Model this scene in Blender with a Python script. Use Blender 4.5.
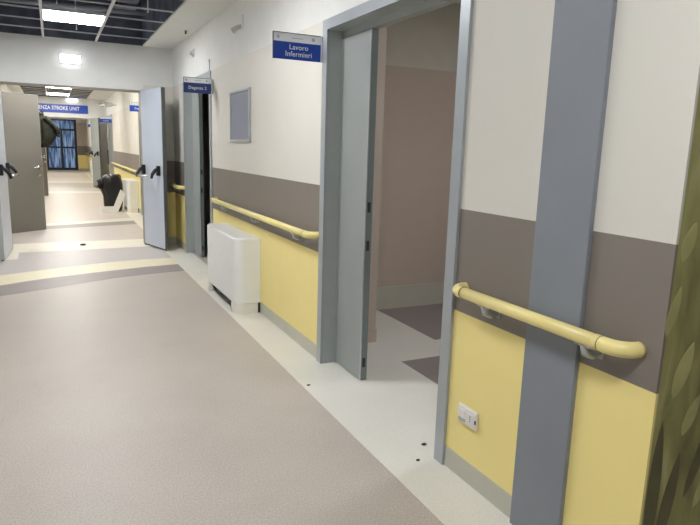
import bpy, bmesh, math, random
from mathutils import Vector, Matrix
random.seed(7)
S = bpy.context.scene
for o in list(bpy.data.objects): bpy.data.objects.remove(o)
COL = S.collection

# ------------------------------------------------ camera, world, exposure
H = 1.42
YAW, PITCH, ROLL, FPX = 4.59710514e-01, 1.86675212e-01, -2.98636050e-02, 599.2
cy_, sy_, cp_, sp_ = math.cos(YAW), math.sin(YAW), math.cos(PITCH), math.sin(PITCH)
fw = Vector((sy_*cp_, cy_*cp_, -sp_)); rt = Vector((cy_, -sy_, 0)); dn = fw.cross(rt)
cr_, sr_ = math.cos(ROLL), math.sin(ROLL)
r2 = cr_*rt + sr_*dn; d2 = -sr_*rt + cr_*dn
cam = bpy.data.cameras.new('camera'); co = bpy.data.objects.new('camera', cam); COL.objects.link(co)
M3 = Matrix((r2, -d2, -fw)).transposed()
co.matrix_world = Matrix.Translation((0, 0, H)) @ M3.to_4x4()
cam.sensor_width = 36; cam.lens = FPX/700*36; cam.clip_start = 0.05; cam.clip_end = 200
S.camera = co
w = bpy.data.worlds.new('world'); S.world = w; w.use_nodes = True
w.node_tree.nodes['Background'].inputs[0].default_value = (0.45, 0.55, 0.70, 1)
w.node_tree.nodes['Background'].inputs[1].default_value = 0.6
S.view_settings.view_transform = 'Standard'; S.view_settings.look = 'None'
S.view_settings.gamma = 1; S.view_settings.use_curve_mapping = False
S.view_settings.exposure = 1.38
LAMP = 17.0          # panel luminance, near corridor
LAMP_FAR = 20.0
EXITL = 2.2
ROOM_FILL = 19.0  # strength of the added fill lamp in the near room

# ------------------------------------------------ helpers
def lin(c): return tuple(((v/255)/12.92 if v/255 <= .04045 else ((v/255+.055)/1.055)**2.4) for v in c)
def mat(name, rgb, rough=.5, metal=0, var=0.0, scale=8, speck=0.0, sscale=250, bump=0.0, emit=0, spec=.5, dirt=0.0):
    m = bpy.data.materials.new(name); m.use_nodes = True
    nt = m.node_tree; b = nt.nodes['Principled BSDF']; c = lin(rgb)
    b.inputs['Base Color'].default_value = (*c, 1); b.inputs['Roughness'].default_value = rough
    b.inputs['Metallic'].default_value = metal; b.inputs['Specular IOR Level'].default_value = spec
    if emit:
        b.inputs['Emission Color'].default_value = (*c, 1); b.inputs['Emission Strength'].default_value = emit
        return m
    tc = nt.nodes.new('ShaderNodeTexCoord')
    n = nt.nodes.new('ShaderNodeTexNoise'); n.inputs['Scale'].default_value = scale; n.inputs['Detail'].default_value = 5
    nt.links.new(tc.outputs['Object'], n.inputs['Vector'])
    rp = nt.nodes.new('ShaderNodeValToRGB')
    v = var if var else .03
    rp.color_ramp.elements[0].position = .3; rp.color_ramp.elements[1].position = .7
    rp.color_ramp.elements[0].color = (*[x*(1-v) for x in c], 1); rp.color_ramp.elements[1].color = (*[min(1, x*(1+v)) for x in c], 1)
    nt.links.new(n.outputs['Fac'], rp.inputs['Fac']); out = rp.outputs['Color']
    if speck:
        n2 = nt.nodes.new('ShaderNodeTexNoise'); n2.inputs['Scale'].default_value = sscale; n2.inputs['Detail'].default_value = 3
        nt.links.new(tc.outputs['Object'], n2.inputs['Vector'])
        r2_ = nt.nodes.new('ShaderNodeValToRGB')
        r2_.color_ramp.elements[0].position = .36; r2_.color_ramp.elements[1].position = .64
        a, bb = 1-speck, 1+speck*.6
        r2_.color_ramp.elements[0].color = (a, a, a, 1); r2_.color_ramp.elements[1].color = (bb, bb, bb, 1)
        nt.links.new(n2.outputs['Fac'], r2_.inputs['Fac'])
        mx = nt.nodes.new('ShaderNodeMix'); mx.data_type = 'RGBA'; mx.blend_type = 'MULTIPLY'; mx.inputs[0].default_value = 1
        nt.links.new(out, mx.inputs[6]); nt.links.new(r2_.outputs['Color'], mx.inputs[7]); out = mx.outputs[2]
    if dirt:
        n3 = nt.nodes.new('ShaderNodeTexNoise'); n3.inputs['Scale'].default_value = 2.3; n3.inputs['Detail'].default_value = 9; n3.inputs['Roughness'].default_value = .7
        nt.links.new(tc.outputs['Object'], n3.inputs['Vector'])
        r3 = nt.nodes.new('ShaderNodeValToRGB')
        r3.color_ramp.elements[0].position = .3; r3.color_ramp.elements[1].position = .5
        r3.color_ramp.elements[0].color = (1-dirt, 1-dirt, 1-dirt, 1); r3.color_ramp.elements[1].color = (1, 1, 1, 1)
        e = r3.color_ramp.elements.new(.72); e.color = (1+dirt*.6,)*3+(1,)
        nt.links.new(n3.outputs['Fac'], r3.inputs['Fac'])
        mx = nt.nodes.new('ShaderNodeMix'); mx.data_type = 'RGBA'; mx.blend_type = 'MULTIPLY'; mx.inputs[0].default_value = 1
        nt.links.new(out, mx.inputs[6]); nt.links.new(r3.outputs['Color'], mx.inputs[7]); out = mx.outputs[2]
        mr = nt.nodes.new('ShaderNodeMapRange'); mr.inputs['To Min'].default_value = rough-.08; mr.inputs['To Max'].default_value = rough+.12
        nt.links.new(n3.outputs['Fac'], mr.inputs['Value']); nt.links.new(mr.outputs[0], b.inputs['Roughness'])
    nt.links.new(out, b.inputs['Base Color'])
    if bump:
        bp = nt.nodes.new('ShaderNodeBump'); bp.inputs['Strength'].default_value = bump; bp.inputs['Distance'].default_value = .002
        nt.links.new(n.outputs['Fac'], bp.inputs['Height']); nt.links.new(bp.outputs[0], b.inputs['Normal'])
    return m

def NB(): return bmesh.new()
def box(bm, x0, y0, z0, x1, y1, z1, bev=0, seg=2, M=None):
    r = bmesh.ops.create_cube(bm, size=1); vs = r['verts']
    for v in vs:
        v.co = Vector(((x0+x1)/2+v.co.x*(x1-x0), (y0+y1)/2+v.co.y*(y1-y0), (z0+z1)/2+v.co.z*(z1-z0)))
    if bev:
        es = list({e for v in vs for e in v.link_edges})
        rr = bmesh.ops.bevel(bm, geom=es, offset=bev, segments=seg, affect='EDGES', profile=.5)
        vs = list({v for f in rr['faces'] for v in f.verts} | {v for v in vs if v.is_valid})
    if M is not None:
        for v in vs: v.co = M @ v.co
    return bm
def prism(bm, poly, z0, z1, bev=0, bevtop=0):
    vb = [bm.verts.new((x, y, z0)) for x, y in poly]; vt = [bm.verts.new((x, y, z1)) for x, y in poly]
    n = len(poly); fs = []
    fs.append(bm.faces.new(vb[::-1])); top = bm.faces.new(vt); fs.append(top)
    for i in range(n): fs.append(bm.faces.new((vb[i], vb[(i+1) % n], vt[(i+1) % n], vt[i])))
    bmesh.ops.recalc_face_normals(bm, faces=fs)
    if bevtop: bmesh.ops.bevel(bm, geom=list(top.edges), offset=bevtop, segments=4, affect='EDGES', profile=.5)
    return bm
def tube(bm, pts, r, seg=16, cap=True, up=None, flat=1.0):
    pts = [Vector(p) for p in pts]; rings = []
    rr = r if isinstance(r, (list, tuple)) else [r]*len(pts)
    for i, p in enumerate(pts):
        d = (pts[min(i+1, len(pts)-1)]-pts[max(i-1, 0)]).normalized()
        u = Vector(up) if up else (Vector((0, 0, 1)) if abs(d.z) < .95 else Vector((1, 0, 0)))
        a = d.cross(u).normalized(); b = a.cross(d).normalized()
        rings.append([bm.verts.new(p+a*math.cos(2*math.pi*k/seg)*rr[i]*flat+b*math.sin(2*math.pi*k/seg)*rr[i]) for k in range(seg)])
    for i in range(len(rings)-1):
        for k in range(seg):
            f = bm.faces.new((rings[i][k], rings[i][(k+1) % seg], rings[i+1][(k+1) % seg], rings[i+1][k])); f.smooth = True
    if cap: bm.faces.new(rings[0][::-1]); bm.faces.new(rings[-1])
    bmesh.ops.recalc_face_normals(bm, faces=bm.faces)
    return bm
def obj(name, bm, m, parent=None, smooth=False):
    me = bpy.data.meshes.new(name)
    if smooth:
        for f in bm.faces: f.smooth = True
    bm.to_mesh(me); bm.free(); me.materials.append(m)
    o = bpy.data.objects.new(name, me); COL.objects.link(o)
    if parent is not None: o.parent = parent; 
    if parent is not None:
        o.matrix_parent_inverse = parent.matrix_world.inverted() if False else Matrix.Identity(4)
    return o
def tag(o, label, cat, group=None, kind=None):
    o['label'] = label; o['category'] = cat
    if group: o['group'] = group
    if kind: o['kind'] = kind
    return o
def thing(name, label, cat, loc=(0, 0, 0), rz=0, group=None):
    o = bpy.data.objects.new(name, None); COL.objects.link(o); o.empty_display_size = .1
    o.location = loc; o.rotation_euler = (0, 0, rz)
    return tag(o, label, cat, group)
def struct(name, bm, m):
    o = obj(name, bm, m); o['kind'] = 'structure'; return o
def sbox(name, m, *a, bev=0): return struct(name, box(NB(), *a, bev=bev), m)
def copy_tree(o, parent=None):
    c = o.copy(); COL.objects.link(c); c.parent = parent
    for ch in list(o.children): copy_tree(ch, c)
    return c
def text_mesh(body, size, m, parent, name='lettering', loc=(0, 0, 0), rot=(math.pi/2, 0, 0), align='CENTER', sx=1.0, bold=.0, ext=.0006):
    cu = bpy.data.curves.new('t', 'FONT'); cu.body = body; cu.size = size; cu.align_x = align; cu.align_y = 'CENTER'
    cu.extrude = ext; cu.offset = bold; cu.space_character = 1.05; cu.resolution_u = 3; cu.space_line = .95
    t = bpy.data.objects.new('t', cu); COL.objects.link(t)
    dg = bpy.context.evaluated_depsgraph_get(); me = bpy.data.meshes.new_from_object(t.evaluated_get(dg))
    bpy.data.objects.remove(t); me.name = name; me.materials.clear(); me.materials.append(m)
    o = bpy.data.objects.new(name, me); COL.objects.link(o); o.parent = parent
    o.location = loc; o.rotation_euler = rot; o.scale = (sx, 1, 1)
    return o

# ------------------------------------------------ materials
m_white = mat('white_paint', (226, 226, 222), .7, var=.02)
m_cream = mat('cream_cladding', (216, 212, 202), .55, var=.015, scale=3)
m_band = mat('taupe_cladding', (128, 120, 112), .5, var=.02, scale=3)
m_yellow = mat('yellow_cladding', (244, 226, 148), .5, var=.02, scale=3)
m_skirt = mat('skirting_vinyl', (190, 188, 174), .5)
m_floor = mat('vinyl_floor', (187, 178, 167), .42, var=.03, scale=1.5, speck=.17, sscale=135, dirt=.07)
m_pale = mat('pale_vinyl', (222, 219, 208), .42, var=.03, scale=2, speck=.07, sscale=140, dirt=.03)
m_fyel = mat('cream_vinyl', (228, 218, 188), .42, speck=.03, sscale=140, dirt=.03)
m_fgrey = mat('grey_vinyl', (146, 137, 133), .42, speck=.05, sscale=140, dirt=.05)
m_flil = mat('lilac_vinyl', (190, 183, 178), .4, speck=.04, sscale=140, dirt=.04)
m_fwarm = mat('warm_vinyl', (206, 195, 184), .4, speck=.04, sscale=140, dirt=.04)
m_fwhite = mat('white_vinyl', (228, 222, 208), .4, speck=.03, sscale=140, dirt=.03)
m_frame = mat('grey_aluminium', (168, 174, 178), .38, metal=.35, var=.02)
m_leaf = mat('grey_laminate', (150, 155, 153), .45, var=.03, scale=3)
m_edge = mat('pale_edging', (174, 180, 178), .35, metal=.3)
m_edge2 = mat('teal_grey_edging', (118, 128, 128), .45)
m_post = mat('blue_grey_cladding', (130, 135, 142), .5, var=.03, scale=4)
m_rail = mat('cream_yellow_plastic', (240, 224, 150), .32, var=.02)
m_joint = mat('joint_shadow_gasket', (120, 104, 62), .7)
m_brk = mat('bracket_grey', (178, 182, 176), .35, metal=.4)
m_fire = mat('pale_blue_steel', (188, 196, 210), .35, var=.02, scale=3)
m_dark = mat('dark_rubber', (44, 46, 44), .5)
m_black = mat('black_plastic', (22, 22, 24), .4)
m_bag = mat('black_polythene', (12, 12, 13), .38, var=.3, scale=20)
m_chrome = mat('satin_steel', (205, 207, 208), .25, metal=.9)
m_door = mat('taupe_grey_door', (110, 108, 104), .45, var=.03, scale=2)
m_fc = mat('fan_coil_white', (230, 232, 230), .35, var=.015)
m_fcend = mat('fan_coil_cream', (228, 227, 216), .4, var=.015)
m_blue = mat('royal_blue_sign', (34, 76, 182), .35, var=.02)
m_blue_p = mat('navy_sign', (34, 60, 125), .35, var=.02)
m_signw = mat('white_sign', (244, 246, 248), .3)
def add_translucency(m, f):
    nt = m.node_tree; o = [n for n in nt.nodes if n.type == 'OUTPUT_MATERIAL'][0]; b = nt.nodes['Principled BSDF']
    t_ = nt.nodes.new('ShaderNodeBsdfTranslucent'); t_.inputs[0].default_value = (.95, .96, .98, 1); mx = nt.nodes.new('ShaderNodeMixShader'); mx.inputs[0].default_value = f
    nt.links.new(b.outputs[0], mx.inputs[1]); nt.links.new(t_.outputs[0], mx.inputs[2]); nt.links.new(mx.outputs[0], o.inputs[0])
add_translucency(m_signw, .5)
m_txt = mat('white_lettering', (236, 238, 240), .5)
m_mark = mat('grey_emblem', (190, 193, 200), .5)
m_plenum = mat('plenum_grey', (88, 94, 110), .8, var=.4, scale=4)
m_tee = mat('white_tee', (205, 205, 208), .4)
m_tee2 = mat('thin_tee', (215, 217, 222), .4)
m_duct = mat('zinc_duct', (158, 163, 174), .5, metal=.2, var=.06)
m_roomwall = mat('room_wall_beige', (190, 175, 161), .6, var=.02)
m_roomup = mat('room_wall_upper', (200, 196, 184), .7)
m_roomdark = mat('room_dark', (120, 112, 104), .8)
m_board = mat('notice_board_felt', (140, 143, 156), .7, var=.04, scale=40)
m_alu = mat('brushed_aluminium', (190, 193, 196), .3, metal=.7)
m_win = mat('dark_blue_frame', (28, 34, 46), .4)
m_lamp = mat('lamp_diffuser', (248, 249, 252), .5, emit=LAMP)
m_lampf = mat('lamp_diffuser_far', (252, 248, 240), .5, emit=LAMP_FAR)
m_exit = mat('exit_light_diffuser', (250, 252, 255), .5, emit=EXITL)
m_cloth = mat('olive_fabric', (38, 39, 31), .9, var=.35, scale=14)
m_paper = mat('white_card', (236, 236, 232), .5)
m_debris = mat('dark_debris', (60, 52, 46), .8)
m_sock = mat('white_socket_plastic', (228, 226, 222), .35)
m_port2 = mat('leaf_edge_grey', (84, 88, 84), .5)
m_port = mat('portal_trim_grey', (140, 134, 122), .5)

def glass_mat():
    m = bpy.data.materials.new('window_glass'); m.use_nodes = True; nt = m.node_tree; b = nt.nodes['Principled BSDF']
    b.inputs['Base Color'].default_value = (.75, .85, 1, 1); b.inputs['Roughness'].default_value = .03
    b.inputs['Transmission Weight'].default_value = 1; b.inputs['IOR'].default_value = 1.1
    return m
m_glass = glass_mat()
def curtain_mat():
    m = bpy.data.materials.new('blue_curtain'); m.use_nodes = True; nt = m.node_tree
    for n in list(nt.nodes): nt.nodes.remove(n)
    o = nt.nodes.new('ShaderNodeOutputMaterial'); a = nt.nodes.new('ShaderNodeBsdfTranslucent'); b = nt.nodes.new('ShaderNodeBsdfDiffuse'); mx = nt.nodes.new('ShaderNodeMixShader')
    tc = nt.nodes.new('ShaderNodeTexCoord'); mp = nt.nodes.new('ShaderNodeMapping'); mp.inputs['Scale'].default_value = (14, 1, 1.3)
    n = nt.nodes.new('ShaderNodeTexNoise'); n.inputs['Scale'].default_value = 1; n.inputs['Detail'].default_value = 4
    rp = nt.nodes.new('ShaderNodeValToRGB'); rp.color_ramp.elements[0].position = .42; rp.color_ramp.elements[1].position = .62
    rp.color_ramp.elements[0].color = (.13, .18, .26, 1); rp.color_ramp.elements[1].color = (.75, .78, .8, 1)
    nt.links.new(tc.outputs['Object'], mp.inputs['Vector']); nt.links.new(mp.outputs[0], n.inputs['Vector']); nt.links.new(n.outputs['Fac'], rp.inputs['Fac'])
    nt.links.new(rp.outputs[0], a.inputs[0]); nt.links.new(rp.outputs[0], b.inputs[0]); nt.links.new(a.outputs[0], mx.inputs[1]); nt.links.new(b.outputs[0], mx.inputs[2]); nt.links.new(mx.outputs[0], o.inputs[0])
    return m
m_curt = curtain_mat()

# ------------------------------------------------ structure: floor
W = 1.55            # cladding face of the right wall
WB = 1.56           # wall body behind it
WT = 1.70           # inner face of the wall (rooms behind)
PY = 8.85           # first portal
P2 = 20.7           # second portal
CEIL = 2.70
YE = 33.0
sbox('floor', m_floor, -1.3, -3, -.1, 4.6, YE+.4, 0)
tn = [0]
def inlay(poly, m, z=.001):
    tn[0] += 1
    return struct('trim_%d' % tn[0], prism(NB(), poly, -.01, z), m)
def strip(xs_lo, xs_hi, m, z=.001):   # two polylines
    return inlay(xs_lo+xs_hi[::-1], m, z)
inlay([(1.285, -3), (1.60, -3), (1.60, PY), (1.285, PY)], m_pale)                       # pale border along the right wall
inlay([(1.60, 1.1), (4.5, 1.1), (4.5, 4.6), (1.60, 4.6)], m_pale, .0011)                # room floor
inlay([(2.56, 3.66), (4.5, 3.66), (4.5, 4.58), (2.56, 4.58)], m_fgrey, .0022)
inlay([(2.07, 1.1), (4.5, 1.1), (4.5, 3.34), (2.07, 3.34)], m_fgrey, .0022)
yt = [(-1.3, 6.75), (-.57, 7.17), (-.3, 7.30), (-.026, 7.41), (.3, 7.54), (.60, 7.63), (.95, 7.69), (1.285, 7.70)]
yb = [(-1.3, 6.2), (-.55, 6.66), (-.3, 6.80), (-.03, 6.92), (.28, 7.02), (.55, 7.10), (.9, 7.20), (1.285, 7.26)]
gb = [(-1.3, 5.7), (-.5, 6.20), (-.3, 6.29), (-.03, 6.41), (.28, 6.57), (.515, 6.68), (.9, 6.79), (1.285, 6.85)]
strip(yb, yt, m_fyel); strip(gb, yb, m_fgrey)
strip(yt, [(-1.3, 8.6), (-.45, 8.6), (1.285, 8.68)], m_flil)
inlay([(-.45, 8.6), (1.285, 8.68), (1.285, 9.39), (-1.3, 9.33), (-1.3, 8.12), (-.45, 8.12)], m_fwhite, .0014)
inlay([(1.285, PY), (WB, PY), (WB, YE), (1.285, YE)], m_fwhite, .0012)
inlay([(-1.0, 9.33), (1.285, 9.39), (1.285, 11.2), (-1.0, 10.6)], m_flil)
inlay([(-1.0, 10.6), (1.285, 11.2), (1.285, 11.7), (-1.0, 11.0)], m_fgrey, .0013)
inlay([(-1.0, 11.0), (1.285, 11.7), (1.285, 12.15), (-1.0, 11.25)], m_fwhite, .0013)
inlay([(-1.0, 11.25), (1.285, 12.15), (1.285, 18.4), (-1.0, 18.3)], m_fwarm, .0010)
inlay([(-1.0, 18.3), (1.285, 18.4), (1.285, 19.0), (-1.0, 18.9)], m_fwhite, .0013)
inlay([(-1.0, 18.9), (1.285, 19.0), (1.285, 23.0), (-1.0, 23.0)], m_fwarm, .0010)
inlay([(-1.0, 23.0), (1.285, 23.0), (1.285, 23.9), (-1.0, 23.9)], m_fwhite, .0013)
inlay([(-1.0, 23.9), (1.285, 23.9), (1.285, YE), (-1.0, YE)], m_fwarm, .0010)

# ------------------------------------------------ structure: walls
D1 = (2.083, 3.575); D2 = (6.56, 8.07); DT = 2.19       # door frames (outer Y extents) and their top
D3 = (11.2, 12.6); D4 = (18.35, 19.75)
CL = 1.083                                           # end of the right wall, mural corner
TOPZ = 3.3
def wall_y(y0, y1, z0=0, z1=TOPZ, name='wall_right'): sbox(name, m_white, WB, y0, z0, WT, y1, z1)
for a, b in ((CL+.012, D1[0]), (D1[1], D2[0]), (D2[1], D3[0]), (D3[1], D4[0]), (D4[1], YE+.3)): wall_y(a, b)
for a, b in (D1, D2, D3, D4): wall_y(a, b, DT-.02, TOPZ)
def clad(y0, y1, top=2.195):
    global_n = tn
    for z0, z1, m in ((0, .098, m_skirt), (.098, .742, m_yellow), (.742, 1.185, m_band), (1.185, top, m_cream)):
        tn[0] += 1
        xf = W - (.002 if m is m_skirt else 0)
        sbox('trim_%d' % tn[0], m, xf, y0, z0, WB, y1, z1)
for z0, z1, m in ((0, .098, m_skirt), (.098, .742, m_yellow), (.742, 1.185, m_band), (1.185, 2.195, m_cream)):
    tn[0] += 1; sbox('trim_%d' % tn[0], m, 1.16, PY-.008, z0, WB, PY, z1)
clad(CL, D1[0]+.003); clad(D1[1]-.003, D2[0]+.003); clad(D2[1]-.003, PY-.008)
clad(PY+.16, D3[0]); clad(D3[1], D4[0]); clad(D4[1], P2); clad(P2+.16, YE)
tn[0] += 1; sbox('trim_%d' % tn[0], m_cream, W, D1[0]-.01, DT-.01, WB, D1[1]+.01, 2.195)
# mural return wall facing the camera
def mural():
    m = bpy.data.materials.new('mural_green'); m.use_nodes = True; nt = m.node_tree; b = nt.nodes['Principled BSDF']; b.inputs['Roughness'].default_value = .5
    tc = nt.nodes.new('ShaderNodeTexCoord'); mp = nt.nodes.new('ShaderNodeMapping'); mp.inputs['Rotation'].default_value = (0, .5, 0); mp.inputs['Scale'].default_value = (4.5, 1, 1.5)
    n = nt.nodes.new('ShaderNodeTexNoise'); n.inputs['Scale'].default_value = 2.2; n.inputs['Detail'].default_value = 4; n.inputs['Distortion'].default_value = .6
    rp = nt.nodes.new('ShaderNodeValToRGB'); e = rp.color_ramp.elements
    e[0].position = .3; e[0].color = (*lin((112, 106, 72)), 1); e[1].position = .72; e[1].color = (*lin((184, 180, 128)), 1)
    k = e.new(.46); k.color = (*lin((146, 144, 92)), 1); k = e.new(.6); k.color = (*lin((164, 160, 104)), 1)
    nt.links.new(tc.outputs['Object'], mp.inputs['Vector']); nt.links.new(mp.outputs[0], n.inputs['Vector']); nt.links.new(n.outputs['Fac'], rp.inputs['Fac']); nt.links.new(rp.outputs[0], b.inputs['Base Color'])
    return m
m_mural = mural(); m_mleaf = mat('mural_leaf', (180, 178, 120), .5, var=.15, scale=9)
m_mdark = mat('mural_shade', (104, 98, 68), .5, var=.2, scale=7)
m_mleaf2 = mat('mural_leaf_deep', (92, 104, 52), .5, var=.15, scale=9)
mw = sbox('wall_return', m_mural, WB, CL, 0, 4.6, CL+.1, TOPZ)
def leaf_shape(bm, cx, cz, L, wd, ang, y=CL-.001, mi=0):
    N = 14; up, dnn = [], []
    for i in range(N+1):
        t = i/N; a = max(0, math.sin(math.pi*t**.9))**.72*wd/2
        up.append((t*L-L/2, a)); dnn.append((t*L-L/2, -a))
    pl = up+dnn[1:-1][::-1]
    vs = [bm.verts.new((cx+px*math.cos(ang)-pz*math.sin(ang), y, cz+px*math.sin(ang)+pz*math.cos(ang))) for px, pz in pl]
    f = bm.faces.new(vs)
    r = bmesh.ops.extrude_face_region(bm, geom=[f])
    for v in r['geom']:
        if isinstance(v, bmesh.types.BMVert): v.co.y += .0008
    return bm
A = NB()
for cx, cz, L, wd, an in ((1.658, .80, .18, .062, 1.2), (1.725, .645, .14, .05, 1.1), (1.578, .99, .15, .04, 1.3), (1.606, 1.19, .12, .05, 1.2), (1.80, .9, .2, .05, .9), (1.78, 1.2, .2, .05, 1.2), (1.9, .7, .2, .05, .8), (1.85, .4, .2, .05, 1.1), (1.72, 1.42, .2, .045, .9)):
    leaf_shape(A, cx, cz, L, wd, an)
o = obj('leaf_pattern', A, m_mleaf, mw)
A = NB()
for cx, cz, L, wd, an in ((1.595, .42, .46, .06, 1.57), (1.67, .36, .34, .06, 1.4), (1.80, .50, .3, .05, 1.2)):
    leaf_shape(A, cx, cz, L, wd, an, CL-.0006)
obj('shadow_pattern', A, m_mdark, mw)
# left walls, back wall, portals
sbox('wall_left', m_white, -1.3, -3, 0, -1.2, PY, TOPZ)
sbox('wall_back', m_cream, 4.6, -3.1, 0, 4.7, 1.2, TOPZ)
sbox('wall_back', m_cream, -1.3, -3.1, 0, 4.6, -3, TOPZ)
sbox('wall_left', m_white, -1.0, 11.25, 0, -.9, 16.0, TOPZ)
sbox('wall_left', m_white, -1.0, 17.9, 0, -.9, YE+.3, TOPZ)
sbox('wall_left', m_white, -1.0, PY+.15, 0, -.9, 10.15, TOPZ)
sbox('wall_left', m_cream, -1.0, 10.15, 2.12, -.9, 11.25, TOPZ); sbox('wall_left', m_cream, -1.0, 16.0, 2.12, -.9, 17.9, TOPZ)
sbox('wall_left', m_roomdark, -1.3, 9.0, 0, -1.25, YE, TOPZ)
for k, yy in enumerate((PY, P2)):
    xl = -1.2 if k == 0 else -.9
    sbox('wall_far', m_white, xl, yy, 2.12, WB, yy+.15, CEIL+.005); sbox('wall_far', m_plenum, xl, yy+.002, CEIL+.005, WB, yy+.15, TOPZ)
    sbox('wall_far', m_white, 1.135, yy, 0, WB, yy+.15, 2.12); sbox('wall_far', m_white, xl, yy, 0, -.56, yy+.15, 2.12)
    tn[0] += 1; b = NB()
    box(b, -.56, yy-.01, 2.10, 1.135, yy+.16, 2.121); box(b, 1.115, yy-.01, 0, 1.136, yy+.16, 2.10); box(b, -.561, yy-.01, 0, -.54, yy+.16, 2.10)
    struct('trim_%d' % tn[0], b, m_port)
# end wall with cladding to the right of the window
sbox('wall_far', m_white, -1.0, YE, 2.45, WB, YE+.2, TOPZ)
sbox('wall_far', m_white, 1.12, YE, 0, WB, YE+.2, 2.45); sbox('wall_far', m_white, -1.0, YE, 0, -.26, YE+.2, 2.45)
for z0, z1, m in ((0, .09, m_skirt), (.09, .742, m_yellow), (.742, 1.185, m_band), (1.185, 2.3, m_roomwall)):
    tn[0] += 1; sbox('trim_%d' % tn[0], m, 1.13, YE-.01, z0, W, YE, z1)
# rooms behind the right wall
sbox('wall_room', m_roomwall, WT, 4.6, 0, 4.6, 4.7, 2.125); sbox('wall_room', m_roomup, WT, 4.6, 2.125, 4.6, 4.7, TOPZ)
sbox('wall_room', m_roomwall, 4.5, CL+.1, 0, 4.6, 4.6, TOPZ)
sbox('baseboard_room', m_skirt, 2.08, 4.585, 0, 4.5, 4.6, .205)
sbox('wall_room', m_roomwall, WT, 3.79, 0, 2.105, 4.6, TOPZ); sbox('baseboard_room', m_roomwall, WT, 3.782, 0, 2.113, 3.79, .10)
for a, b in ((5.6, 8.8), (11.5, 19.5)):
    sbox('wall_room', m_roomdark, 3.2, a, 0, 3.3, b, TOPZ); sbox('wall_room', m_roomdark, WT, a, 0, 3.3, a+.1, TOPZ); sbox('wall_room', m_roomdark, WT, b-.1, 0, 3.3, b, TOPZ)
# ceilings
sbox('ceiling', m_plenum, -1.3, -3, TOPZ, 4.6, YE+.3, TOPZ+.1)
sbox('ceiling', m_white, 1.172, -3, CEIL, WB, PY, CEIL+.02); sbox('ceiling', m_white, -1.2, -3, CEIL, -.632, PY, CEIL+.02)
sbox('ceiling', m_white, WT, CL+.1, 2.7, 4.5, 4.6, 2.72)
sbox('ceiling', m_white, 1.03, PY+.15, CEIL, WB, YE, CEIL+.02); sbox('ceiling', m_white, -.9, PY+.15, CEIL, -.63, YE, CEIL+.02)
sbox('ceiling', m_white, -.63, P2+.15, CEIL, 1.03, YE, CEIL+.02)
tn[0] += 1; sbox('trim_%d' % tn[0], m_plenum, 1.172, -3, CEIL+.02, 1.184, PY, TOPZ)
tn[0] += 1; sbox('trim_%d' % tn[0], m_plenum, -.644, -3, CEIL+.02, -.632, PY, TOPZ)

# ------------------------------------------------ ceiling grid, plenum, lamps
def grid(name, label, x0, x1, xs, y0, y1, ys, mm, mc):
    t = thing(name, label, 'ceiling grid', (0, 0, CEIL), 0)
    for x in xs:
        b = NB(); box(b, x-.014, y0, -.002, x+.014, y1, .003); box(b, x-.002, y0, .003, x+.002, y1, .04); obj('main_runner', b, mm, t)
    xx = [x0]+list(xs)+[x1]
    for y in ys:
        b = NB()
        for a, c in zip(xx[:-1], xx[1:]):
            box(b, a+.012, y-.007, -.001, c-.012, y+.007, .003); box(b, a+.012, y-.0015, .003, c-.012, y+.0015, .012)
        obj('cross_tee', b, mc, t)
    return t
ys = [7.05+.6*k for k in range(-16, 3)]
grid('ceiling_grid', 'open grid of thin metal ceiling bars over dark void before the first doorway', -.632, 1.172, (-.024, .588), -3, PY, ys, m_tee, m_tee2)
ysf = [P2-.05-.6*k for k in range(0, 20)]
grid('ceiling_grid', 'grid of thin ceiling bars over grey void in corridor beyond the fire doors', -.63, 1.03, (-.06, .52), PY+.15, P2, ysf, m_tee, m_tee2)
m_tile = mat('dark_ceiling_tile', (84, 84, 82), .8, var=.05)
bt = NB()
box(bt, -.63, PY+.15, CEIL+.04, 1.03, P2, CEIL+.055)
struct('ceiling', bt, m_tile)
def lamp(loc, label, me, grp):
    t = thing('ceiling_panel_light', label, 'ceiling light', loc, 0, grp)
    b = NB(); box(b, -.297, -.292, .004, .297, .292, .035); obj('housing', b, m_tee, t)
    b = NB(); box(b, -.28, -.275, -.004, .28, .275, .004); obj('diffuser', b, me, t)
    return t
lamp((.282, 7.35, CEIL), 'square white panel light glowing in the dark ceiling grid nearest the doorway', m_lamp, 'panel lights in the near ceiling')
for y in (3.75, .40): lamp((.282, y, CEIL), 'square white panel light in the ceiling grid, out of the photograph', m_lamp, 'panel lights in the near ceiling')
far_l = ['square panel light in the corridor ceiling just beyond the fire doors', 'panel light in the corridor ceiling between the grey doors', 'nearer of the two glowing panel lights seen beyond the doorway', 'farther of the two glowing panel lights seen beyond the doorway']
for y, l in zip((10.1, 13.1, 16.75, 19.3), far_l): lamp((.23, y, CEIL), l, m_lampf, 'panel lights in the far corridor ceiling')
for y in (24.5, 29.0): lamp((.23, y, CEIL), 'panel light in the last stretch of corridor ceiling before the window', m_lampf, 'panel lights before the window')
t = thing('room_fill_light', 'added fill light inside the nearest open room, out of the photograph', 'ceiling light', (3.1, 2.6, 2.7))  # added lamp, no known fitting; lifts the dark room
b = NB(); box(b, -.3, -.15, -.03, .3, .15, 0, bev=.004); obj('housing', b, m_tee, t)
b = NB(); box(b, -.28, -.13, -.036, .28, .13, -.029); obj('diffuser', b, mat('room_fill_diffuser', (246, 247, 255), .5, emit=ROOM_FILL), t)
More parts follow.
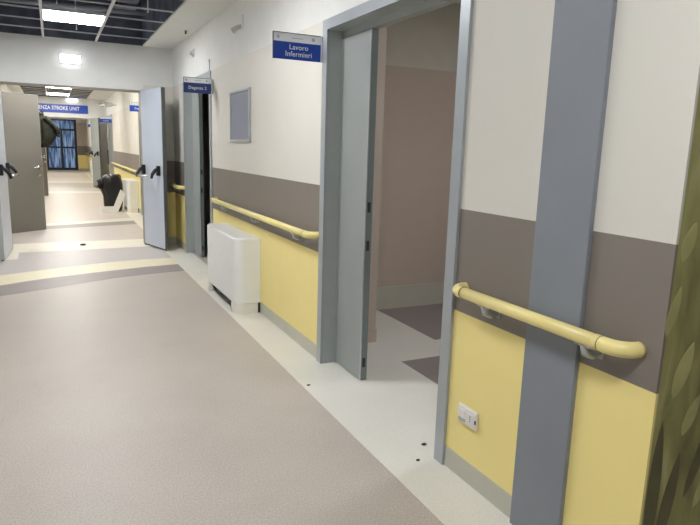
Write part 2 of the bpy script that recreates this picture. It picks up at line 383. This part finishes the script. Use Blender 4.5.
# plenum clutter
for i, (x0, y0, x1, y1, z0, z1) in enumerate(((.63, 6.42, .82, 6.78, 2.86, 3.0), (.66, 5.55, .86, 6.1, 2.86, 3.0))):
    b = NB(); box(b, x0, y0, z0, x1, y1, z1, bev=.01); box(b, x0+.03, y0+.05, z1, x0+.05, y0+.07, TOPZ); box(b, x1-.05, y1-.07, z1, x1-.03, y1-.05, TOPZ)
    tag(obj('junction_box', b, m_duct), ('pale grey box in the ceiling void right of the panel light, nearer the doorway', 'pale grey box in the ceiling void at the top edge of the photo')[i], 'box')
b = NB()
for x0, y0, x1, y1 in ((.66, 7.3, .98, 7.75), (.7, 8.0, 1.0, 8.12)): box(b, x0, y0, 3.0, x1, y1, 3.02); box(b, x0+.1, y0+.05, 3.02, x0+.12, y0+.07, TOPZ)
tag(obj('void_panels', b, mat('void_panel_grey', (104, 108, 120), .7, var=.2)), 'dull grey plates and fittings scattered inside the dark ceiling void', 'fittings', kind='stuff')
b = NB()
tube(b, [(-.63, 5.2, 3.1), (.3, 5.25, 3.1), (1.16, 5.3, 3.08)], .05, 12)
tag(obj('plenum_pipe', b, m_duct), 'dull grey pipe crossing the ceiling void above the grid', 'pipe')
b = NB(); tube(b, [(-.5, 8.45, 3.02), (.3, 8.4, 3.02), (1.15, 8.3, 3.02)], .035, 12)
tag(obj('plenum_pipe', b, m_duct), 'thin grey pipe in the ceiling void close to the doorway wall', 'pipe')
b = NB()
box(b, -.45, 2, 3.22, -.05, 8.6, 3.3, bev=.01)
tag(obj('cable_tray', b, mat('tray_dark', (104, 110, 124), .6, var=.15)), 'dark cable tray running along the ceiling void', 'cable tray')
b = NB()
for x, y in ((-.022, 6.75), (.12, 6.8), (-.52, 8.35), (.02, 6.6), (.95, 6.7), (.34, 8.2)): tube(b, [(x, y, CEIL+.02), (x, y, TOPZ)], .006, 6)
tag(obj('hanger_rods', b, m_tee2), 'thin metal rods hanging in the ceiling void to hold the grid', 'rod', kind='stuff')

# ------------------------------------------------ emergency lights on headers
def exit_light(x0, x1, z0, z1, y, label):
    t = thing('emergency_light', label, 'emergency light', ((x0+x1)/2, y, z0), 0); cx = (x0+x1)/2; w_ = (x1-x0)/2; h_ = z1-z0
    b = NB(); box(b, -w_-.006, -.02, -.006, w_+.006, 0, h_+.006, bev=.004); obj('base', b, m_tee, t)
    b = NB(); box(b, -w_, -.055, 0, w_, -.02, h_, bev=.012, seg=3); obj('diffuser', b, m_exit, t)
exit_light(.155, .395, 2.40, 2.505, PY, 'glowing white emergency light on the wall above the fire door opening')
exit_light(.47, .78, 2.60, 2.68, P2, 'small glowing emergency light above the blue stroke unit sign')

# ------------------------------------------------ post
b = NB(); box(b, 1.530, 1.372, 0, W, 1.614, TOPZ-.6, bev=.003)
tn[0] += 1; struct('trim_%d' % tn[0], b, m_post)

# ------------------------------------------------ door frames in the right wall
def door_frame(Y, name, doorlabel, smallleaf=.37, leafon=True):
    y0, y1 = Y; t = thing(name, doorlabel, 'door frame', (W, y0, 0)); L = y1-y0; fx = 1.535-W
    b = NB()   # face architrave + lining
    fw_ = .068
    box(b, fx, 0, 0, .004, fw_, DT, bev=.002); obj('near_jamb', b, m_frame, t)
    b = NB(); box(b, fx, L-fw_, 0, .004, L, DT, bev=.002); obj('far_jamb', b, m_frame, t)
    b = NB(); box(b, fx, fw_, DT-.062, .004, L-fw_, DT, bev=.002); obj('head', b, m_frame, t)
    b = NB()   # lining inside the wall: reveal, stop
    box(b, .004, L-fw_, 0, WT-W, L-.005, DT-.01); box(b, .004, .005, 0, WT-W, fw_-.015, DT-.01); box(b, .004, fw_-.015, DT-.062, WT-W, L-fw_, DT-.01)
    box(b, .092, fw_-.015, DT-.10, .140, L-fw_, DT-.062)
    box(b, .09, L-fw_-.012, 0, .10, L-fw_, DT-.062)
    obj('lining', b, m_edge, t)
    if smallleaf:
        lf = NB(); box(lf, .094, L-fw_-smallleaf, .006, .138, L-fw_-.004, DT-.101, bev=.0015); lo = obj('fixed_leaf', lf, m_leaf, t)
        e = NB(); box(e, .0935, L-fw_-smallleaf-.004, .006, .1395, L-fw_-smallleaf+.002, DT-.101, bev=.001); obj('edge_strip', e, m_edge2, lo)
        e = NB(); box(e, .0925, L-fw_-smallleaf-.005, .006, .0985, L-fw_-smallleaf+.003, DT-.101); obj('bright_edge', e, m_alu, lo)
        for z in (.12, .855, 1.085):
            q = NB(); box(q, .106, L-fw_-smallleaf-.0055, z-.03, .126, L-fw_-smallleaf-.003, z+.03); obj('strike_plate', q, m_dark, lo)
    return t
door_frame(D1, 'door_frame', 'grey metal frame of the open doorway nearest the camera beside the yellow handrail')
door_frame(D2, 'door_frame', 'grey metal door frame under the blue Degenza 2 sign past the white fan coil')
door_frame(D3, 'door_frame', 'grey door frame on the right of the far corridor just beyond the fan coil and bin', 0)
door_frame(D4, 'door_frame', 'pale door frame at the far end of the corridor under a small blue sign', 0)

# ------------------------------------------------ handrails
RX = 1.482; RZ = .856; RR = .0235
def rail(y0, y1, brk, label, xw=W):
    t = thing('handrail', label, 'handrail', (xw, y0, RZ), 0, 'yellow wall handrails'); L = y1-y0; dx = RX-xw
    for ym in (.1085, L-.0935):
        g = NB(); tube(g, [(dx, ym-.0015, 0), (dx, ym+.0015, 0)], RR+.0016, 20); obj('joint_ring', g, m_joint, t, True)
    b = NB(); tube(b, [(dx, .12, 0), (dx, L-.03-.055, 0)], RR, 20); obj('rail_tube', b, m_rail, t, True)
    R_ = .07
    def elbow(s, yend, long):
        pts = [(-.004, yend, 0)]
        for k in range(0, 13):
            a = k/12*math.pi/2; r = abs(dx)*.75 if not long else abs(dx)*.95
            pts.append((dx+r-r*math.sin(a), yend+s*(r-r*math.cos(a)), 0))
        pts.append((dx, yend+s*(.108 if long else .07), 0))
        return tube(NB(), pts, RR+.0012, 20, up=(0, 0, 1))
    obj('end_elbow', elbow(1, RR, True), m_rail, t, True)
    obj('end_elbow', elbow(-1, L-RR, False), m_rail, t, True)
    for y in brk:
        b = NB(); yy = y-y0
        box(b, -.008, yy-.022, -.075, 0, yy+.022, -.015, bev=.003)
        tube(b, [(-.004, yy, -.052), (dx*.45, yy, -.060), (dx*.85, yy, -.050), (dx, yy, -.018)], [.016, .017, .016, .016], 12)
        box(b, dx-.012, yy-.035, -.027, dx+.012, yy+.035, -.019, bev=.003)
        obj('bracket', b, m_brk, t)
    return t
rail(1.13, 2.03, (1.30, 1.80), 'short cream yellow handrail across the grey post nearest the camera')
rail(3.58, 6.36, (3.9, 4.9, 5.9), 'long cream yellow handrail on the wall above the white fan coil')
rail(8.10, 8.84, (8.5,), 'short stub of yellow handrail behind the open pale blue fire door')
rail(PY+.2, 11.1, (9.8, 10.8), 'yellow handrail just beyond the fire doors on the right wall')
rail(12.75, 18.2, (14.2, 16.0, 17.6), 'yellow handrail above the far fan coil and black bin')
rail(P2+.3, 32.5, (22, 28), 'farthest yellow handrail near the end window')

# ------------------------------------------------ fan coil units
def fan_coil(y0, L, label, grp='white floor standing fan coil units'):
    t = thing('fan_coil_unit', label, 'fan coil unit', (W-.002, y0, 0), 0, grp)
    D = .222; r = .085
    def prof(a, b_, ra, rb, back=0):
        p = [(-back, a)]
        for k in range(11):
            an = k/10*math.pi/2; p.append((-D+ra-ra*math.sin(an) if ra else -D, a+ra-ra*math.cos(an) if ra else a))
        for k in range(11):
            an = k/10*math.pi/2; p.append((-D+rb-rb*math.cos(an) if rb else -D, b_-rb+rb*math.sin(an) if rb else b_))
        p.append((-back, b_)); q = []
        for c in p:
            if not q or (abs(c[0]-q[-1][0])+abs(c[1]-q[-1][1])) > 1e-5: q.append(c)
        return q
    b = NB(); prism(b, prof(0, L, r, r), .095, .657, bevtop=.014); c = obj('casing', b, m_fc, t)
    b = NB(); prism(b, prof(.004, .135, r-.004, 0, .022), 0, .093); obj('foot', b, m_fcend, t)
    b = NB(); prism(b, prof(L-.135, L-.004, 0, r-.004, .022), 0, .093); obj('foot', b, m_fcend, t)
    b = NB(); box(b, -D+.05, .136, .03, -.03, L-.136, .094)
    for k in range(5): box(b, -D+.035, .136, .035+k*.012, -D+.05, L-.136, .040+k*.012)
    obj('air_grille', b, m_black, t)
    b = NB(); box(b, -.02, .002, .004, -.004, .02, .094); obj('rear_gap_shade', b, m_dark, t)  # dark block stands for the shade in the gap behind the foot
    b = NB(); box(b, -D+.004, .0-.0006+r, .0945, -.01, .1, .0955); b.free()
    return t
fan_coil(4.85, 1.09, 'white fan coil unit with rounded corners on the floor under the long handrail')
fan_coil(13.0, .95, 'pale fan coil unit beyond the fire doors beside the black bin')
fan_coil(25.6, 1.0, 'farthest fan coil unit, near the dark window at the corridor end')

# ------------------------------------------------ signs
def flag_sign(y, text, label, lines=1, xr=W, top=2.10, blue=None, px=1.224):
    bl = blue or m_blue
    t = thing('hanging_sign', label, 'sign', (px, y, 1.946), 0, 'blue flag signs above the doors'); Wd = 1.532-px; Hh = .152
    b = NB(); box(b, 0, -.004, 0, Wd, .004, Hh, bev=.001); obj('acrylic_plate', b, m_signw, t)
    b = NB(); box(b, 0, -.0052, 0, Wd, -.0041, .102); obj('blue_panel', b, bl, t)
    b = NB(); box(b, -.0015, -.006, 0, .0015, .006, Hh+.003); box(b, -.0015, -.006, Hh-.0005, Wd, .006, Hh+.003); obj('edge_trim', b, m_dark, t)
    b = NB(); box(b, Wd, -.014, 0, W-px, .014, Hh, bev=.003); obj('wall_bracket', b, m_alu, t)
    if lines == 2:
        text_mesh(text.split('|')[0], .042, m_txt, t, loc=(Wd*.53, -.0056, .073), sx=1.0, bold=.0005)
        text_mesh(text.split('|')[1], .042, m_txt, t, loc=(Wd*.53, -.0056, .033), sx=1.0, bold=.0005)
    else:
        text_mesh(text, .042, m_txt, t, loc=(Wd*.50, -.0056, .052), sx=1.0, bold=.0004)
    for fx_, s in ((.10, .010), (.84, .011)):
        b = NB(); bmesh.ops.create_circle(b, cap_ends=True, radius=s, segments=12, matrix=Matrix.Translation((Wd*fx_, -.0045, .127)) @ Matrix.Rotation(math.pi/2, 4, 'X')); obj('emblem', b, m_mark, t)
    b = NB(); box(b, Wd*.38, -.0046, .124, Wd*.62, -.0042, .128); obj('small_print', b, m_mark, t)
    return t
flag_sign(3.60, 'Lavoro|Infermieri', 'blue and white hanging sign reading Lavoro Infermieri beside the near door frame', 2)
flag_sign(6.50, 'Degenza 2', 'blue and white hanging sign reading Degenza 2 above the second door', blue=m_blue_p, px=1.25)
flag_sign(11.1, 'Degenza', 'blue hanging sign half hidden behind the top of the fire door')
flag_sign(18.3, 'Degenza', 'small blue hanging sign beyond the fire doors, left of the half hidden one')
flag_sign(24.5, 'Degenza', 'tiny farthest blue hanging sign near the corridor end window')
# cable rod above sign 2
b = NB(); tube(b, [(W-.006, 6.62, 2.10), (W-.006, 6.62, 2.30)], .005, 8); box(b, W-.012, 6.61, 2.29, W, 6.63, 2.31)
tag(obj('cable_conduit', b, m_alu), 'thin vertical metal rod on the wall above the Degenza 2 sign', 'rod')
t = thing('header_sign', 'long blue sign reading stroke unit on the wall over the far doorway', 'sign', (-.66, P2-.002, 2.25))
b = NB(); box(b, 0, -.02, 0, 1.72, 0, .25, bev=.003); obj('panel', b, m_blue, t)
text_mesh('DEGENZA STROKE UNIT', .155, m_txt, t, loc=(.80, -.0215, .137), sx=.76, bold=.003)

# ------------------------------------------------ notice board
t = thing('notice_board', 'empty grey blue notice board with aluminium frame on the cream wall', 'notice board', (W, 5.13, 1.455))
b = NB(); box(b, -.010, .012, .012, 0, .628, .448); obj('felt_panel', b, m_board, t)
b = NB(); w_ = .022
box(b, -.018, 0, 0, 0, .64, w_, bev=.003); box(b, -.018, 0, .46-w_, 0, .64, .46, bev=.003); box(b, -.018, 0, w_, 0, w_, .46-w_, bev=.003); box(b, -.018, .64-w_, w_, 0, .64, .46-w_, bev=.003)
obj('frame', b, m_alu, t)

# ------------------------------------------------ small wall and ceiling devices
t = thing('wall_detector', 'small grey detector high on the white wall above the Degenza 2 sign', 'detector', (WB, 7.45, 2.43))
b = NB(); box(b, -.02, -.03, 0, 0, .03, .09, bev=.005); obj('body', b, m_tee2, t); b = NB(); box(b, -.045, -.02, .03, -.02, .02, .065, bev=.006); obj('sensor', b, m_brk, t)
t = thing('wall_sensor', 'grey L shaped sensor bracket high on the white wall above the notice board', 'sensor', (WB, 5.40, 2.42))
b = NB(); box(b, -.018, -.03, .01, 0, 0, .12, bev=.004); obj('back_plate', b, m_tee2, t)
b = NB(); tube(b, [(-.015, 0, .03), (-.05, .03, .015), (-.075, .06, -.005)], [.016, .02, .028], 12); obj('head', b, m_brk, t, True)
t = thing('sprinkler_head', 'small dark sprinkler in the white plaster ceiling edge', 'sprinkler', (1.45, 7.35, CEIL))
b = NB(); bmesh.ops.create_cone(b, cap_ends=True, segments=16, radius1=.022, radius2=.022, depth=.006, matrix=Matrix.Translation((0, 0, -.003))); obj('escutcheon', b, m_brk, t)
b = NB(); tube(b, [(0, 0, -.006), (0, 0, -.03)], .009, 10); bmesh.ops.create_cone(b, cap_ends=True, segments=12, radius1=.016, radius2=.012, depth=.004, matrix=Matrix.Translation((0, 0, -.032))); obj('deflector', b, m_dark, t)
# wall socket
t = thing('wall_socket', 'white socket plate on the yellow wall under the near handrail', 'socket', (W, 1.865, .268))
b = NB(); box(b, -.016, 0, 0, 0, .125, .078, bev=.005); obj('cover_plate', b, m_sock, t)
b = NB(); box(b, -.022, .070, .024, -.0155, .114, .060, bev=.0015); obj('switch_rocker', b, m_sock, t)
b = NB(); box(b, -.0175, .068, .010, -.0155, .116, .023); obj('slot', b, m_brk, t)
b = NB(); box(b, -.019, .012, .018, -.0155, .058, .062, bev=.001)
obj('socket_insert', b, m_sock, t)
for z in (.03, .04, .05):
    b = NB(); bmesh.ops.create_cone(b, cap_ends=True, segments=10, radius1=.003, radius2=.003, depth=.001, matrix=Matrix.Translation((-.0192, .035, z)) @ Matrix.Rotation(math.pi/2, 4, 'Y')); obj('pin_hole', b, m_dark, t)
b = NB(); box(b, -.0175, .001, .028, -.010, .007, .045); obj('side_clip', b, m_dark, t)

# ------------------------------------------------ fire doors
def fire_leaf(hx, hy, ex, ey, label, bar=True, side=1, zb=.025, lm=None):
    """leaf from hinge to free edge; side=+1: bar on the left of travel direction"""
    L = math.hypot(ex-hx, ey-hy); rz = math.atan2(ey-hy, ex-hx)
    t = thing('fire_door_leaf', label, 'fire door', (hx, hy, 0), rz)
    th = .05*side   # body lies on the far side of the visible face (local +y or -y)
    ya, yb_ = (0, th) if side > 0 else (th, 0)
    b = NB(); box(b, 0, ya, zb, L-.006, yb_, 2.13, bev=.002); obj('leaf', b, lm or m_fire, t)
    b = NB(); box(b, L-.006, ya+.001, zb, L, yb_-.001, 2.13); obj('edge_strip', b, m_port2 if side > 0 else m_edge, t)
    b = NB(); box(b, .03, ya+.018, .004, L-.03, yb_-.018, zb); obj('leaf_gap_shade', b, m_dark, t)  # dark strip, shade of the gap under the leaf put into colour
    b = NB(); box(b, L-.014, ya-.001, zb, L-.005, yb_+.001, 2.13) ; obj('bright_edge', b, m_chrome, t)
    if bar:
        o_ = -side
        br = None
        pb = NB(); tube(pb, [(.09, o_*.115, .985), (L-.13, o_*.115, .985)], .016, 12); pbo = obj('push_bar', pb, m_chrome, t, True)
        for xx in (.075, L-.11):
            m_ = NB(); y_0, y_1 = sorted((0, o_*.045)); box(m_, xx-.025, y_0, 1.00, xx+.025, y_1, 1.13, bev=.008)
            tube(m_, [(xx, o_*.03, 1.09), (xx, o_*.07, 1.07), (xx, o_*.105, 1.02), (xx, o_*.12, .965)], [.022, .024, .022, .018], 10)
            obj('bar_mount', m_, m_black, pbo)
    return t
fire_leaf(1.117, 8.84, 1.294, 8.2, 'open pale blue fire door on the right with black and silver push bar', side=1)
fire_leaf(-.531, 8.82, -.575, 7.985, 'open pale blue fire door cut by the left edge of the photo', side=-1)
fire_leaf(1.115, P2-.02, 1.29, 20.0, 'small far open fire door leaf under the end of the blue stroke unit sign', side=1, lm=m_leaf)

# ------------------------------------------------ grey room doors in the far corridor
def room_door(hx, hy, ex, ey, label, z1=2.10, hz=1.0):
    L = math.hypot(ex-hx, ey-hy); rz = math.atan2(ey-hy, ex-hx)
    t = thing('room_door', label, 'door', (hx, hy, 0), rz)
    b = NB(); box(b, 0, 0, .01, L, .045, z1, bev=.002); obj('leaf', b, m_door, t)
    b = NB(); box(b, L-.002, .001, .01, L+.003, .044, z1); obj('edge_strip', b, m_edge, t)
    h = NB(); tube(h, [(L-.06, 0, hz), (L-.06, -.05, hz)], .009, 10); tube(h, [(L-.055, -.05, hz), (L-.12, -.055, hz), (L-.19, -.05, hz+.002)], .010, 10)
    bmesh.ops.create_cone(h, cap_ends=True, segments=16, radius1=.026, radius2=.026, depth=.008, matrix=Matrix.Translation((L-.06, -.004, hz)) @ Matrix.Rotation(math.pi/2, 4, 'X'))
    obj('lever_handle', h, m_chrome, t, True)
    b = NB(); bmesh.ops.create_cone(b, cap_ends=True, segments=16, radius1=.024, radius2=.024, depth=.01, matrix=Matrix.Translation((L-.06, -.005, hz-.13)) @ Matrix.Rotation(math.pi/2, 4, 'X')); obj('keyhole_rose', b, m_chrome, t)
    return t
room_door(-.87, 10.17, -.155, 10.73, 'large open grey brown door with lever handle on the left past the fire door')
room_door(-.88, 17.05, -.15, 17.4, 'second grey brown door on the left, behind the first, with a jacket on it')

# ------------------------------------------------ jacket hanging on the second door
def jacket():
    t = thing('hanging_jacket', 'dark olive jacket hanging from the edge of the second grey door', 'jacket', (-.09, 17.05, 0), .1)
    t.rotation_euler = (0, 0, .1)
    b = NB(); rings = []
    prof = [(2.10, .045, .03), (2.06, .06, .04), (2.00, .085, .055), (1.92, .12, .065), (1.80, .16, .07), (1.68, .20, .075), (1.56, .21, .08), (1.42, .17, .08), (1.30, .12, .07), (1.25, .10, .06)]
    offs = [-.13, -.13, -.12, -.10, -.06, -.02, 0, -.03, -.07, -.08]
    N = 40
    for i, (z, rx, ry) in enumerate(prof):
        rg = []
        for k in range(N):
            a = 2*math.pi*k/N; fo = 1+.10*math.sin(a*7+i*.35)*min(1, i/4)+.05*math.sin(a*3+i)
            rg.append(b.verts.new((rx*math.cos(a)*fo+offs[i], ry*math.sin(a)*fo, z+.012*math.sin(3*a))))
        rings.append(rg)
    for i in range(len(rings)-1):
        for k in range(N): b.faces.new((rings[i][k], rings[i][(k+1) % N], rings[i+1][(k+1) % N], rings[i+1][k]))
    b.faces.new(rings[0]); b.faces.new(rings[-1][::-1]); bmesh.ops.recalc_face_normals(b, faces=b.faces)
    obj('body', b, m_cloth, t, True)
    for s in (-1, 1):
        q = NB()
        if s > 0: pts = [(-.05, -.03, 1.98), (.06, -.04, 1.88), (.17, -.05, 1.76), (.25, -.05, 1.66), (.26, -.05, 1.58), (.22, -.05, 1.52)]
        else: pts = [(-.16, -.02, 1.98), (-.18, -.03, 1.85), (-.19, -.04, 1.65), (-.18, -.05, 1.45), (-.16, -.05, 1.32)]
        # wrinkled sleeve
        P = []
        for a, c in zip(pts[:-1], pts[1:]):
            for k in range(4): P.append(tuple(a[j]+(c[j]-a[j])*k/4 for j in range(3)))
        P.append(pts[-1]); tube(q, P, [.062-.018*i/len(P)+.005*math.sin(i*2.1) for i in range(len(P))], 14)
        obj('sleeve', q, m_cloth, t, True)
    q = NB(); tube(q, [(-.19, -.035, 2.07), (-.13, -.05, 2.05), (-.07, -.035, 2.07), (-.08, .03, 2.10), (-.18, .03, 2.10), (-.19, -.035, 2.07)], .02, 10); obj('collar', q, m_cloth, t, True)
    q = NB(); tube(q, [(-.13, .0, 2.08), (-.13, .02, 2.13), (-.13, .2, 2.135), (-.13, .38, 2.12), (-.13, .40, 2.06)], .005, 8); obj('hanger_hook', q, m_chrome, t)
jacket()

# ------------------------------------------------ bin with black bag, card
t = thing('waste_bin', 'black bin lined with a black plastic bag beside the far fan coil', 'bin', (1.09, 13.5, 0))
b = NB(); tube(b, [(0, 0, 0), (0, 0, .02), (0, 0, .50), (0, 0, .52)], [.13, .135, .15, .155], 24); obj('bin_body', b, m_black, t, True)
b = NB(); N = 36; rings = []
for i, (z, r) in enumerate(((.02, .165), (.15, .175), (.32, .178), (.46, .180), (.58, .19), (.66, .185), (.72, .165), (.755, .12), (.74, .06))):
    rings.append([b.verts.new(((r*(1+.07*math.sin(a*9+i*.8)+.08*math.sin(4*a+i)))*math.cos(a)-(.05 if 2 < i < 6 else 0)*max(0, -math.cos(a)), r*(1+.06*math.sin(a*7-i))*math.sin(a), z+.02*math.sin(5*a+i))) for a in [2*math.pi*k/N for k in range(N)]])
for i in range(len(rings)-1):
    for k in range(N): b.faces.new((rings[i][k], rings[i][(k+1) % N], rings[i+1][(k+1) % N], rings[i+1][k]))
b.faces.new(rings[-1]); b.faces.new(rings[0][::-1]); bmesh.ops.recalc_face_normals(b, faces=b.faces); obj('bin_bag', b, m_bag, t, True)
q = NB(); tube(q, [(-.12, -.02, .66), (-.2, -.05, .64), (-.26, -.06, .60), (-.27, -.06, .53), (-.24, -.05, .47)], [.05, .055, .06, .05, .02], 12); obj('bag_flap', q, m_bag, t, True)
# white bent card leaning on the bin
b = NB(); th = .02
pl = [(.87, 0.0), (1.16, 0.0), (1.30, .40), (1.22, .43), (1.08, .085), (.87, .085)]
pl = [(.0, .0), (.30, .0), (.47, .38), (.37, .47), (.225, .125), (.0, .125)]
v1 = [b.verts.new((x, 0, z)) for x, z in pl]; v2 = [b.verts.new((x, th, z)) for x, z in pl]
b.faces.new(v1); b.faces.new(v2[::-1])
for i in range(6): b.faces.new((v1[i], v2[i], v2[(i+1) % 6], v1[(i+1) % 6]))
bmesh.ops.recalc_face_normals(b, faces=b.faces)
o = obj('bent_panel', b, m_paper); o.location = (.845, 13.16, .002); tag(o, 'white bent panel standing on the floor in front of the black bin', 'panel')

# ------------------------------------------------ end window
t = bpy.data.objects.new('window_1', None); COL.objects.link(t); t.location = (-.26, YE, 0); t['kind'] = 'structure'
b = NB(); Wd = 1.38; HT = 2.44
for x0, x1, z0, z1 in ((0, .09, 0, HT), (Wd-.11, Wd, 0, HT), (.09, Wd-.11, 0, .12), (.09, Wd-.11, HT-.06, HT), (.09, Wd-.11, 1.90, 2.0), (.65, .75, .12, 1.90), (.09, .65, 1.06, 1.14), (.75, Wd-.11, 1.06, 1.14)): box(b, x0, -.03, z0, x1, .04, z1)
obj('window_frame', b, m_win, t)
for x0, x1, z0, z1 in ((.09, .65, .12, 1.06), (.75, Wd-.11, .12, 1.06), (.09, .65, 1.14, 1.90), (.75, Wd-.11, 1.14, 1.90), (.09, Wd-.11, 2.0, HT-.06)):
    b = NB(); box(b, x0-.004, 0, z0-.004, x1+.004, .008, z1+.004); obj('pane', b, m_glass, t)
b = NB(); vs = []
for k in range(120):
    x = -.3+1.5*k/119; y = .12+.02*math.sin(k*.9)+.01*math.sin(k*.37)
    vs.append((b.verts.new((x, y, 0.05)), b.verts.new((x, y, 2.43))))
for k in range(119): b.faces.new((vs[k][0], vs[k+1][0], vs[k+1][1], vs[k][1]))
o = obj('curtain', b, m_curt, None, True); o.location = (0, YE, 0)
tag(o, 'pale blue pleated curtain behind the dark window at the corridor end', 'curtain')

# ------------------------------------------------ ceiling mounted ring and debris
t = thing('wall_lamp', 'oval white wall lamp with dark rim high on the far right wall', 'wall lamp', (1.33, 17.0, 2.36))
b = NB(); tube(b, [(0.22, 0, .0), (-.12, 0, .0)], .012, 8); obj('arm', b, m_brk, t)
b = NB(); R0 = []
pts = [(.17*math.cos(a)-.02, .06*math.sin(a), .05*math.sin(a)+.01*math.cos(a)) for a in [2*math.pi*k/24 for k in range(25)]]
tube(b, pts, .012, 8, cap=False); obj('rim', b, m_brk, t, True)
for i, (x, y, s, l) in enumerate(((1.321, 3.186, .010, 'dark crumb on the pale floor border in front of the near door frame'), (1.564, 2.278, .012, 'dark crumb on the pale floor inside the near doorway'), (.31, 8.988, .035, 'small black scrap lying on the white floor strip in the fire doorway'), (1.455, 2.16, .009, 'dark crumb on the pale floor just left of the right door jamb foot'))):
    b = NB(); bmesh.ops.create_icosphere(b, subdivisions=2, radius=s)
    for v in b.verts: v.co = Vector((v.co.x*(1+.3*random.random()), v.co.y*(.7+.4*random.random()), v.co.z*.4))
    o = obj('floor_debris', b, m_debris, None, True); o.location = (x, y, .001+s*.35); tag(o, l, 'debris')
